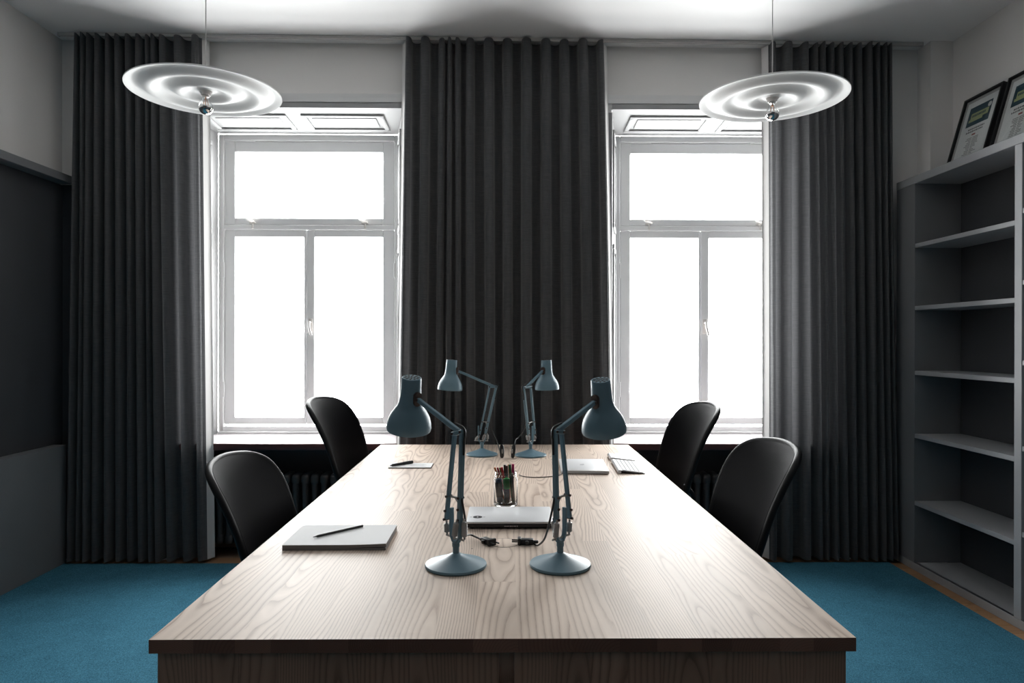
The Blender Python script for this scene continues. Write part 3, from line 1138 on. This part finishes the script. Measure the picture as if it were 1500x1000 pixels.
# ------------------------------------------------------------------ desk lamps
SH = [(.0630, 0), (.0640, .006), (.0625, .020), (.0580, .036), (.0510, .050), (.0425, .062), (.0355, .073), (.0315, .086), (.0300, .100), (.0285, .128), (.0275, .1535), (.0262, .1550)]


def make_lamp(label, bx_, by_, d, A0, A1, B0, B1, hinge, axis, cord, plug, shade_off=.036):
    root = thing('desk_lamp', label, 'lamp', (bx_, by_, TZ), 0, 'slate blue articulated desk lamps')
    d = Vector((d[0], d[1], 0)).normalized()
    n = Vector((-d.y, d.x, 0))
    Pt = lambda s_, z_, t_=0.0: d * s_ + n * t_ + Vector((0, 0, z_))
    B, ST = M['lamp_blue'], M['steel']
    MB().lathe([(0, .0005), (.078, .0005), (.0805, .003), (.0805, .006), (.079, .0085), (.055, .0165), (.030, .0255), (.016, .0315), (.011, .035), (0, .036)], 56).build('base', B, root, smooth=35)
    MB().lathe([(.0785, 0.0), (.0785, .0006), (0, .0006), (0, 0)], 40).build('base_pad', M['black'], root)
    MB().lathe([(0, .034), (.0085, .034), (.0085, .052), (.0100, .052), (.0100, .062), (0, .064)], 20).build('stem', B, root, smooth=35)
    # fork
    fk = MB()
    path = [Pt(.0185, .150), Pt(.0185, .095), Pt(.0165, .078), Pt(.009, .066), Pt(0, .063), Pt(-.009, .066), Pt(-.0165, .078), Pt(-.0185, .095), Pt(-.0185, .140)]
    for i in range(len(path) - 1):
        fk.bar(path[i], path[i + 1] + (path[i + 1] - path[i]).normalized() * .002, .0062, .013, n, .001)
    fk.build('fork', B, root, smooth=35)
    # lower arms
    A0, A1, B0, B1 = (Pt(*A0), Pt(*A1), Pt(*B0), Pt(*B1))
    MB().bar(A0, A1, .0085, .012, n, .0012).build('lower_arm', B, root, smooth=35)
    wb_ = MB()
    wb_.bar(B0, B1, .0125, .014, n, .002)
    wb_.build('lower_arm', B, root, smooth=35)
    # cross link with brace
    ma, mb_ = A0.lerp(A1, .27), B0.lerp(B1, .25)
    lk = MB()
    lk.bar(ma, mb_, .0045, .006, n, .0008)
    lk.bar(ma.lerp(mb_, .55), B0.lerp(B1, .16), .004, .005, n, .0008)
    lk.build('cross_link', ST, root, smooth=35)
    # pins
    for p in (A0, B0, ma, mb_, A0.lerp(A1, .10), B0.lerp(B1, .12), A1, B1):
        MB().cyl(p - n * .0105, p + n * .0105, .0034, 10).build('pin', M['hinge_brown'], root, smooth=40)
    MB().cyl(Pt(.040, .074), Pt(-.032, .074), .0028, 10).build('spring_rod', M['steel'], root, smooth=40)
    # springs in grey sleeves
    def spring(p, q):
        p, q = Vector(p), Vector(q)
        L = (q - p).length
        mt = (q - p).to_track_quat('Z', 'Y').to_matrix().to_4x4()
        mt.translation = p
        pr_ = [(0, 0), (.0028, 0), (.0028, .006), (.0076, .009)]
        k = 14
        for i in range(k):
            z_ = .010 + (L - .020) * i / k
            pr_ += [(.0082, z_), (.0075, z_ + (L - .020) / k * .5)]
        pr_ += [(.0076, L - .009), (.0028, L - .006), (.0028, L), (0, L)]
        MB().lathe(pr_, 14, mt).build('spring', M['spring'], root, smooth=50)
    spring(Pt(.037, .074, .0), A0 + Vector((0, 0, -.004)))
    spring(Pt(-.004, .074, .010), B0 + n * .010 + Vector((0, 0, .002)))
    spring(Pt(-.028, .074, -.006), B0 - n * .008 - d * .008 + Vector((0, 0, .002)))
    # elbow and upper arm
    H = Pt(*hinge)
    up = (H - B1).normalized()
    eb = MB()
    eb.bar(A1 - (B1 - A1).normalized() * .007, B1 + (B1 - A1).normalized() * .007, .011, .017, n, .002)
    eb.build('elbow', B, root, smooth=35)
    MB().bar(A1.lerp(B1, .55) + Vector((0, 0, .003)), H, .0125, .011, n, .0015).build('upper_arm', B, root, smooth=35)
    MB().tube(smooth_path([B1 + up * .030 + Vector((0, 0, .009)), B1 + Vector((0, 0, .010)) - d * .004, B1 - d * .010 + Vector((0, 0, -.010)), B1.lerp(B0, .10) - d * .0085, B1.lerp(B0, .26) - d * .0075], 6), .0032, 8).build('arm_cord', M['black_rubber'], root, smooth=60)
    # shade
    ax = Vector(axis).normalized()
    od = d - ax * d.dot(ax)
    od.normalize()
    C = H + od * shade_off                    # on the axis, level with the hinge
    O = C - ax * .100                         # centre of the rim
    q = ax.to_track_quat('Z', 'Y').to_matrix().to_4x4()
    q.translation = O
    inner = [(r - .0016, max(z_, .0005)) for r, z_ in SH[:-1]]
    sh = MB().lathe(SH + [(0, .1555)], 48, q).build('shade', B, root, smooth=40)
    MB().lathe([(SH[0][0], 0)] + inner + [(0, .152)], 48, q).build('shade_lining', M['lamp_inner'], sh, smooth=40)
    # vent slots in the top
    vt = MB()
    for ring, cnt, sz in ((.0, 1, .003), (.0095, 6, .0032), (.0185, 10, .0036)):
        for k in range(cnt):
            a_ = 2 * PI * k / cnt + ring * 30
            m2 = q @ Matrix.Translation((ring * math.cos(a_), ring * math.sin(a_), .1552)) @ Matrix.Rotation(a_, 4, 'Z') @ Matrix.Diagonal((1.25, .8, 1, 1))
            vt.lathe([(0, .0009), (sz, .0009), (sz, 0)], 10, m2)
    vt.build('vent_holes', M['black'], sh)
    # hinge plate on the neck
    hp = MB()
    xx = od
    yy = ax.cross(xx)
    mt = Matrix((yy, ax, xx)).transposed().to_4x4()
    mt.translation = H - xx * .0
    poly = []
    for k in range(24):
        a_ = 2 * PI * k / 24
        poly.append((.0115 * math.cos(a_), .0105 * math.sin(a_) + (.010 if math.sin(a_) > 0 else -.010)))
    hp.prism(poly, mt, .009)
    hp.cyl(H - n * .010, H + n * .010, .005, 12)
    hp.build('hinge_plate', M['hinge_brown'], root, smooth=40)
    # bulb inside
    mtb = q @ Matrix.Translation((0, 0, .012))
    MB().lathe([(0, 0), (.012, .003), (.0195, .012), (.0215, .024), (.018, .036), (.012, .046), (.010, .052), (.010, .075), (0, .075)], 24, mtb).build('bulb', M['porcelain'], root, smooth=50)
    # cord and plug or switch
    cpts = [Vector(p) - Vector((bx_, by_, TZ)) for p in cord]
    cd = MB().tube(smooth_path(cpts, 8), .0028, 8).build('cord', M['black_rubber'], root, smooth=60)
    pos, dr, kind_ = plug
    pos = Vector(pos) - Vector((bx_, by_, TZ))
    dr = Vector(dr).normalized()
    if kind_ == 'plug':
        u = dr
        z_ = Vector((0, 0, 1))
        mt = Matrix((u, z_.cross(u), z_)).transposed().to_4x4()
        mt.translation = pos
        pb = MB()
        pb.box((-.026, -.010, 0.0), (.012, .010, .017), .004, 2, mt)
        pb.box((.010, -.014, 0.0), (.020, .014, .020), .003, 2, mt)
        pb.box((-.040, -.005, .003), (-.024, .005, .012), .003, 2, mt)
        pb.box((-.012, -.019, .003), (-.002, .019, .014), .003, 2, mt)
        pg = pb.build('plug', M['black'], root, smooth=40)
        pp = MB()
        for t_ in (-.0085, .0085):
            a_ = mt @ Vector((.019, t_, .010))
            b_ = mt @ Vector((.037, t_, .0105))
            pp.cyl(a_, b_, .0022, 8)
        pp.build('pin', M['black'], pg, smooth=40)
    else:
        mt = Matrix.Translation(pos) @ dr.to_track_quat('Z', 'Y').to_matrix().to_4x4()
        pb = MB()
        pb.lathe([(0, -.034), (.006, -.033), (.0105, -.024), (.012, 0), (.0105, .024), (.006, .033), (0, .034)], 16, mt @ Matrix.Diagonal((1, .75, 1, 1)))
        sw = pb.build('cord_switch', M['black'], root, smooth=50)
        MB().lathe([(0, -.012), (.004, -.010), (.005, 0), (.004, .010), (0, .012)], 12, mt @ Matrix.Translation((0, .0068, 0))).build('rocker', M['spring'], sw, smooth=50)
    return root


make_lamp('slate blue desk lamp nearest the camera on the left, shade turned left', -.127, 1.785, (-.68, .73),
          (.040, .116), (.006, .346), (-.016, .124), (-.026, .354), (.168, .424), (.09, -.26, 1),
          [(-.113, 1.772, .930), (-.108, 1.765, .905), (-.103, 1.775, .870), (-.103, 1.85, .82), (-.112, 1.97, .770), (-.100, 2.03, .752), (-.080, 2.015, .748), (-.066, 1.998, .747)],
          ((-.046, 1.975, TZ), (.62, -.78, 0), 'plug'))
make_lamp('slate blue desk lamp nearest the camera on the right, shade turned right', .146, 1.787, (.68, .73),
          (.040, .118), (.004, .350), (-.016, .124), (-.024, .354), (.152, .418), (-.11, -.26, 1),
          [(.130, 1.775, .930), (.126, 1.768, .905), (.118, 1.78, .86), (.108, 1.83, .80), (.096, 1.92, .755), (.088, 1.962, .744), (.079, 1.975, .747)],
          ((.058, 1.975, TZ), (-1, .02, 0), 'plug'))
make_lamp('slate blue desk lamp at the far end of the table on the left', -.117, 3.515, (-1, .10),
          (.012, .105), (-.040, .352), (-.018, .110), (-.074, .352), (.125, .432), (.07, -.03, 1),
          [(-.085, 3.52, .925), (-.062, 3.53, .86), (-.035, 3.50, .80), (-.024, 3.44, .775), (-.019, 3.425, .800)],
          ((-.014, 3.42, .775), (.03, -.12, -1), 'switch'))
make_lamp('slate blue desk lamp at the far end of the table on the right', .133, 3.495, (.62, .78),
          (.036, .105), (.000, .352), (-.018, .110), (-.062, .352), (.105, .430), (-.03, -.02, 1),
          [(.110, 3.50, .90), (.092, 3.52, .855), (.070, 3.51, .832), (.055, 3.47, .825), (.052, 3.44, .805), (.050, 3.427, .800)],
          ((.043, 3.42, .775), (-.10, -.12, -1), 'switch'))

# ------------------------------------------------------------------ pendant lamps
def make_pendant(label, x_, y_, z_):
    root = thing('pendant_lamp', label, 'lamp', (x_, y_, z_), 0, 'white wavy disc pendant lamps')
    R = .300
    prof_u, prof_t = [], []
    N = 60
    for k in range(N + 1):
        r = R * k / N
        ph = 2 * PI * (r / R - .71) / .37
        A = .0105 * (1 if r < .9 * R else max(.35, 1 - (r / R - .9) * 6))
        z = -A * math.cos(ph)
        if r < .10 * R:
            z = z * (r / (.10 * R)) + .008 * (1 - r / (.10 * R))
        prof_u.append((r, z))
    prof_t = [(r, z + .005) for r, z in reversed(prof_u)]
    MB().lathe(prof_u + prof_t, 96).build('disc', M['pendant'], root, smooth=60)
    MB().lathe([(0, .012), (.027, .012), (.026, .004), (.0215, -.003), (.0195, -.006), (.0195, -.012), (0, -.012)], 28).build('socket', M['porcelain'], root, smooth=40)
    MB().lathe([(.0135, -.010), (.0140, -.015), (.0130, -.018), (0, -.018)], 20).build('bulb_cap', M['steel'], root, smooth=40)
    # bulb: clear upper half, mirrored crown below
    cz, rb = -.061, .0285
    gp = [(.0125, -.017), (.0135, -.024), (.0165, -.033)]
    for k in range(7):
        a_ = math.radians(50 - 50 * k / 6)
        gp.append((rb * math.cos(a_), cz + rb * math.sin(a_)))
    MB().lathe(gp + [(r - .0008, z) for r, z in reversed(gp)], 32, None, True).build('bulb_glass', M['bulb'], root, smooth=60)
    mp = []
    for k in range(13):
        a_ = math.radians(-90 * k / 12)
        mp.append((max(0, rb * math.cos(a_)) if k < 12 else 0, cz + rb * math.sin(a_)))
    MB().lathe(mp, 32).build('mirror_crown', M['mirror'], root, smooth=60)
    fl_ = MB()
    for k in range(4):
        a_ = PI / 2 * k + .4
        p = Vector((.010 * math.cos(a_), .010 * math.sin(a_), -.050))
        q = Vector((.005 * math.cos(a_), .005 * math.sin(a_), -.026))
        fl_.cyl(p, q, .0011, 6)
    fl_.cyl((0, 0, -.030), (0, 0, -.017), .003, 8)
    fl_.build('filament', M['filament'], root)
    top = zc(x_) - z_
    MB().cyl((0, 0, .006), (0, 0, top - .004), .0022, 8).build('cord', M['rail'], root, smooth=40)
    MB().lathe([(0, top - .002), (.045, top - .002), (.045, top - .020), (.010, top - .030), (0, top - .030)], 28).build('ceiling_cap', M['rail'], root, smooth=40)
    MB().lathe([(0, .028), (.012, .028), (.022, .014), (.024, .006), (0, .006)], 20).build('cord_grip', M['porcelain'], root, smooth=40)
    return root


make_pendant('white rippled disc pendant lamp hanging on the left', -1.240, 2.842, 2.353)
make_pendant('white rippled disc pendant lamp hanging on the right', 1.133, 2.885, 2.353)

# ------------------------------------------------------------------ things on the table
# grey pad with a bent corner, black pen on it
def bent_slab(W, D_, z0, z1, lift, nseg=14, bow=0.0):
    """sheet whose right front corner curls up a little"""
    lo, hi = [], []
    for j in range(7):
        v = j / 6
        rl, rh = [], []
        for i in range(nseg + 1):
            u = i / nseg
            k = max(0, (u - .55) / .45) ** 2 * (1 - v) ** 1.2
            rl.append(Vector(((u - .5) * W, (v - .5) * D_, z0 + lift * k)))
            rh.append(Vector(((u - .5) * W, (v - .5) * D_, z1 + lift * k)))
        lo.append(rl); hi.append(rh)
    mb = MB()
    mb.grid(lo)
    mb.grid(hi)
    n, m = 7, nseg + 1
    off = n * m
    per = [i for i in range(m)] + [r * m + m - 1 for r in range(1, n)] + [(n - 1) * m + i for i in range(m - 2, -1, -1)] + [r * m for r in range(n - 2, 0, -1)]
    fs = [(per[k], per[(k + 1) % len(per)], off + per[(k + 1) % len(per)], off + per[k]) for k in range(len(per))]
    mb.f += fs
    mb.mi += [0] * len(fs)
    return mb


pad = thing('sketch_pad', 'thick pale grey sketch pad at the front left of the table', 'pad', (-.4795, 2.024, TZ), math.radians(.6))
bent_slab(.290, .206, .0005, .0065, 0.0).build('pages', M['page_edge'], pad)
bent_slab(.290, .206, .0066, .0145, .0035).build('upper_pages', M['page_edge'], pad)
bent_slab(.291, .207, .0146, .0156, .0035).build('cover', M['grey_board'], pad)


def pen(name, label, cat, p, q, r, body, tip=None, cap=None, group=None, clip=False, tail=None):
    p, q = Vector(p), Vector(q)
    L = (q - p).length
    root = thing(name, label, cat, p, 0, group)
    mt = (q - p).to_track_quat('Z', 'Y').to_matrix().to_4x4()
    MB().lathe([(0, L * .06), (r * .6, L * .06), (r, L * .085), (r, L * .995), (r * .75, L), (0, L)], 12, mt).build('barrel', body, root, smooth=40)
    MB().lathe([(0, 0), (r * .35, 0), (r * .62, L * .06), (0, L * .061)], 12, mt).build('tip', tip or body, root, smooth=40)
    if cap is not None:
        c0, c1, cm = cap
        MB().lathe([(0, L * c0), (r * 1.16, L * c0), (r * 1.16, L * c1), (r * .8, L * c1 + r * .3), (0, L * c1 + r * .3)], 14, mt).build('cap', cm, root, smooth=40)
    return root


pen('felt_tip_pen', 'slim black pen lying on the grey sketch pad', 'pen', (-.555, 1.985, TZ + .0194), (-.436, 2.105, TZ + .0194), .0036, M['black'], M['black'])

nb = thing('notebook', 'small thin white notepad at the far left of the table', 'notepad', (-.438, 3.204, TZ), 0)
MB().box((-.099, -.057, .0003), (.099, .057, .0035), .0006, 1).build('back_cover', M['hinge_brown'], nb)
nbp = MB().box((-.098, -.056, .0036), (.098, .056, .0052), .0004, 1).build('page', M['paper'], nb)
ln = MB()
for k in range(6):
    ln.box((-.005 + .004 * (k % 2), .03 - k * .012, .0053), (.06 + .006 * (k % 3), .032 - k * .012, .0055))
ln.build('written_lines', M['ink_faint'], nbp)
pen('ballpoint_pen', 'thick black pen lying across the white notepad', 'pen', (-.528, 3.160, TZ + .0118), (-.438, 3.255, TZ + .0118), .0062, M['black'], M['black'], (.58, .99, M['black']))

# centre laptop
lp = thing('laptop', 'closed silver laptop with a dark front edge between the two near lamps', 'laptop', (.0175, 2.232, TZ))
MB().box((-.1375, -.098, .004), (.1375, .098, .0165), .003, 2).build('base', M['dark_plastic'], lp, smooth=40)
lid = MB().box((-.1375, -.0985, .0167), (.1375, .098, .0235), .0025, 2).build('lid', M['alu'], lp, smooth=40)
for fx in (-.12, .12):
    for fy in (-.08, .08):
        MB().cyl((fx, fy, 0), (fx, fy, .0045), .007, 10).build('foot', M['black'], lp)
lg = MB()
lg.lathe([(0, .0004), (.0150, .0004), (.0150, 0)], 24, Matrix.Translation((-.104, -.041, .0235)) @ Matrix.Diagonal((1.0, 1.0, 1, 1)))
lg.box((-.1285, -.0418, .0235), (-.1215, -.0400, .0239))
lg.box((-.0865, -.0418, .0235), (-.0795, -.0400, .0239))
emb = lg.build('emblem', M['black'], lid)
e2 = MB()
e2.box((-.1062, -.0470, .0239), (-.1018, -.0425, .0241))
e2.box((-.1062, -.0395, .0239), (-.1018, -.0350, .0241))
e2.build('emblem_cut', M['alu'], emb)
mk = MB()
xx = -.018
for w_ in (.004, .004, .003, .006, .003, .006, .004):
    mk.box((xx, -.0983, .0085), (xx + w_, -.0980, .0105))
    xx += w_ + .002
mk.build('front_marks', M['alu'], lp)

# light laptop at right
l2 = thing('laptop', 'closed pale aluminium laptop at the far right of the table', 'laptop', (.3620, 3.155, TZ), math.radians(-2.5))
MB().box((-.106, -.150, .0022), (.106, .150, .0115), .004, 2).build('base', M['alu_light'], l2, smooth=40)
lid2 = MB().box((-.106, -.150, .0122), (.106, .150, .0170), .0022, 2).build('lid', M['alu'], l2, smooth=40)
for fx in (-.085, .085):
    for fy in (-.12, .12):
        MB().cyl((fx, fy, 0), (fx, fy, .0025), .006, 10).build('foot', M['black'], l2)
em = MB()
em.lathe([(0, .0003), (.012, .0003), (.012, 0)], 20, Matrix.Translation((-.004, -.004, .0170)) @ Matrix.Diagonal((.9, 1.1, 1, 1)))
em.lathe([(0, .0003), (.004, .0003), (.004, 0)], 10, Matrix.Translation((.003, .014, .0170)) @ Matrix.Diagonal((.6, 1.1, 1, 1)))
em.build('lid_emblem', M['alu_light'], lid2)
cb = MB().tube(smooth_path([(.062, 2.985, .0022), (.085, 2.95, .0022), (.13, 2.93, .0022), (.19, 2.945, .0022), (.235, 2.975, .0022), (.252, 3.000, .005)], 8), .0019, 8).build(
    'charging_cable', M['hinge_brown'], None, (0, 0, TZ), smooth=60)
tag(cb, 'thin dark charging cable curving from the pen jar to the pale laptop', 'cable')

# keyboard and trackpad, wedge shaped, long side along the table
kb = thing('keyboard', 'white wireless keyboard lying lengthwise near the right table edge', 'keyboard', (.5685, 3.155, TZ), math.radians(-3.0))
def wedge(mb, x0, x1, y0, y1, t0, t1, zb=.0):
    vs = [(x0, y0, zb + t0 - .003), (x1, y0, zb + .001), (x1, y1, zb + .001), (x0, y1, zb + t0 - .003),
          (x0, y0, zb + t0), (x1, y0, zb + t1), (x1, y1, zb + t1), (x0, y1, zb + t0)]
    mb.add(vs, [(3, 2, 1, 0), (4, 5, 6, 7), (0, 1, 5, 4), (1, 2, 6, 5), (2, 3, 7, 6), (3, 0, 4, 7)])
k1 = MB()
wedge(k1, -.050, .060, -.140, .140, .0165, .0045)
k1.build('body', M['key_bed'], kb)
MB().cyl((-.052, -.140, .0088), (-.052, .140, .0088), .0085, 20).build('battery_tube', M['alu'], kb, smooth=40)
kk = None
for r_ in range(5):
    for c_ in range(13):
        kx = -.030 + r_ * .0185
        ky = -.128 + c_ * .0214
        kz = .0165 + (.0045 - .0165) * (kx + .050) / .110
        if kk is None:
            kk = MB().box((-.0080, -.0092, -.001), (.0080, .0092, .0022), .001, 1).build('key', M['white_keys'], kb, (kx, ky, kz), rot=(0, math.atan(.012 / .110), 0))
        else:
            share(kk, 'key', kb, (kx, ky, kz), (0, math.atan(.012 / .110), 0))
tp = thing('trackpad', 'square white trackpad beyond the keyboard near the right table edge', 'trackpad', (.5800, 3.405, TZ), math.radians(-3.0))
k2 = MB()
wedge(k2, -.050, .062, -.064, .064, .0165, .0045)
k2.build('touch_plate', M['alu_light'], tp)
MB().cyl((-.052, -.064, .0088), (-.052, .064, .0088), .0085, 20).build('battery_tube', M['alu'], tp, smooth=40)

# glass jar with pens
JX, JY = .004, 2.447
jar = tag(MB().lathe([(0, .0004), (.038, .0004), (.0425, .004), (.0435, .010), (.0435, .088), (.0415, .097), (.0375, .102), (.0375, .106), (.0395, .108), (.0375, .112), (.0392, .115), (.0385, .122),
                      (.0355, .122), (.0350, .104), (.0400, .094), (.0410, .086), (.0410, .012), (.038, .007), (0, .0065)], 48).build('glass_jar', M['jar'], None, (JX, JY, TZ), smooth=40),
          'clear glass jar full of pens standing behind the centre laptop', 'jar')
col = lambda n_, c, r=.45: mat(n_, srgb(*c), r)
PG = 'pens in the glass jar'
zb_ = .0075
def jp(nm, lab, a, b_, r, body, tip=None, cap=None):
    pen(nm, lab, 'pen', (JX + a[0], JY + a[1], TZ + a[2]), (JX + b_[0], JY + b_[1], TZ + b_[2]), r, body, tip, cap, PG)
navy, slate = col('navy_barrel', (28, 34, 46)), col('slate_blue_cap', (70, 92, 118))
green, dkgreen = col('bright_green_cap', (20, 190, 60)), col('dark_green_barrel', (14, 84, 42))
dark_b = col('dark_barrel', (48, 38, 40))
jp('marker_pen', 'thick navy marker with a slate blue cap at the left in the glass jar', (-.020, -.016, zb_), (-.026, -.020, .098), .0105, slate, slate, (.30, .86, navy))
jp('highlighter', 'dark highlighter with a bright green cap at the front of the glass jar', (.004, -.024, zb_), (.003, -.027, .100), .0098, dark_b, dark_b, (.62, .99, green))
jp('pencil', 'thin orange pencil leaning furthest left in the glass jar', (-.004, .010, zb_), (-.040, .006, .134), .0034, col('orange_wood', (206, 112, 50)), M['black'])
jp('pencil', 'red pencil second from the left in the glass jar', (.004, .018, zb_), (-.030, .010, .133), .0036, col('crimson_barrel', (160, 30, 48)), M['black'])
jp('pencil', 'olive green pencil leaning left in the glass jar', (.010, .026, zb_), (-.021, .020, .131), .0036, col('olive_barrel', (110, 116, 50)), M['black'])
jp('felt_tip_pen', 'bright red pen leaning left in the glass jar', (.013, .000, zb_), (-.015, -.006, .137), .0044, col('red_barrel', (196, 34, 40)), M['black'])
jp('felt_tip_pen', 'black pen standing left of the middle in the glass jar', (.002, .020, zb_), (-.004, .024, .140), .0043, M['black'], M['black'])
jp('felt_tip_pen', 'dark brown pen in the middle of the glass jar', (.010, .008, zb_), (.004, .012, .139), .0041, col('brown_barrel', (60, 36, 28)), M['black'])
jp('pencil', 'yellow orange pencil right of the middle in the glass jar', (.016, .028, zb_), (.010, .026, .141), .0034, col('amber_barrel', (216, 130, 52)), M['black'])
jp('felt_tip_pen', 'dark green pen right of the middle in the glass jar', (.026, -.004, zb_), (.014, -.002, .146), .0050, dkgreen, dkgreen)
jp('felt_tip_pen', 'pink pen standing furthest right in the glass jar', (.024, .014, zb_), (.026, .012, .145), .0050, col('pink_barrel', (206, 40, 110)), M['black'])
jp('pencil', 'grey pencil leaning against the right side of the glass jar', (.031, -.018, zb_), (.022, -.022, .118), .0034, col('grey_barrel', (96, 98, 92)), M['black'])
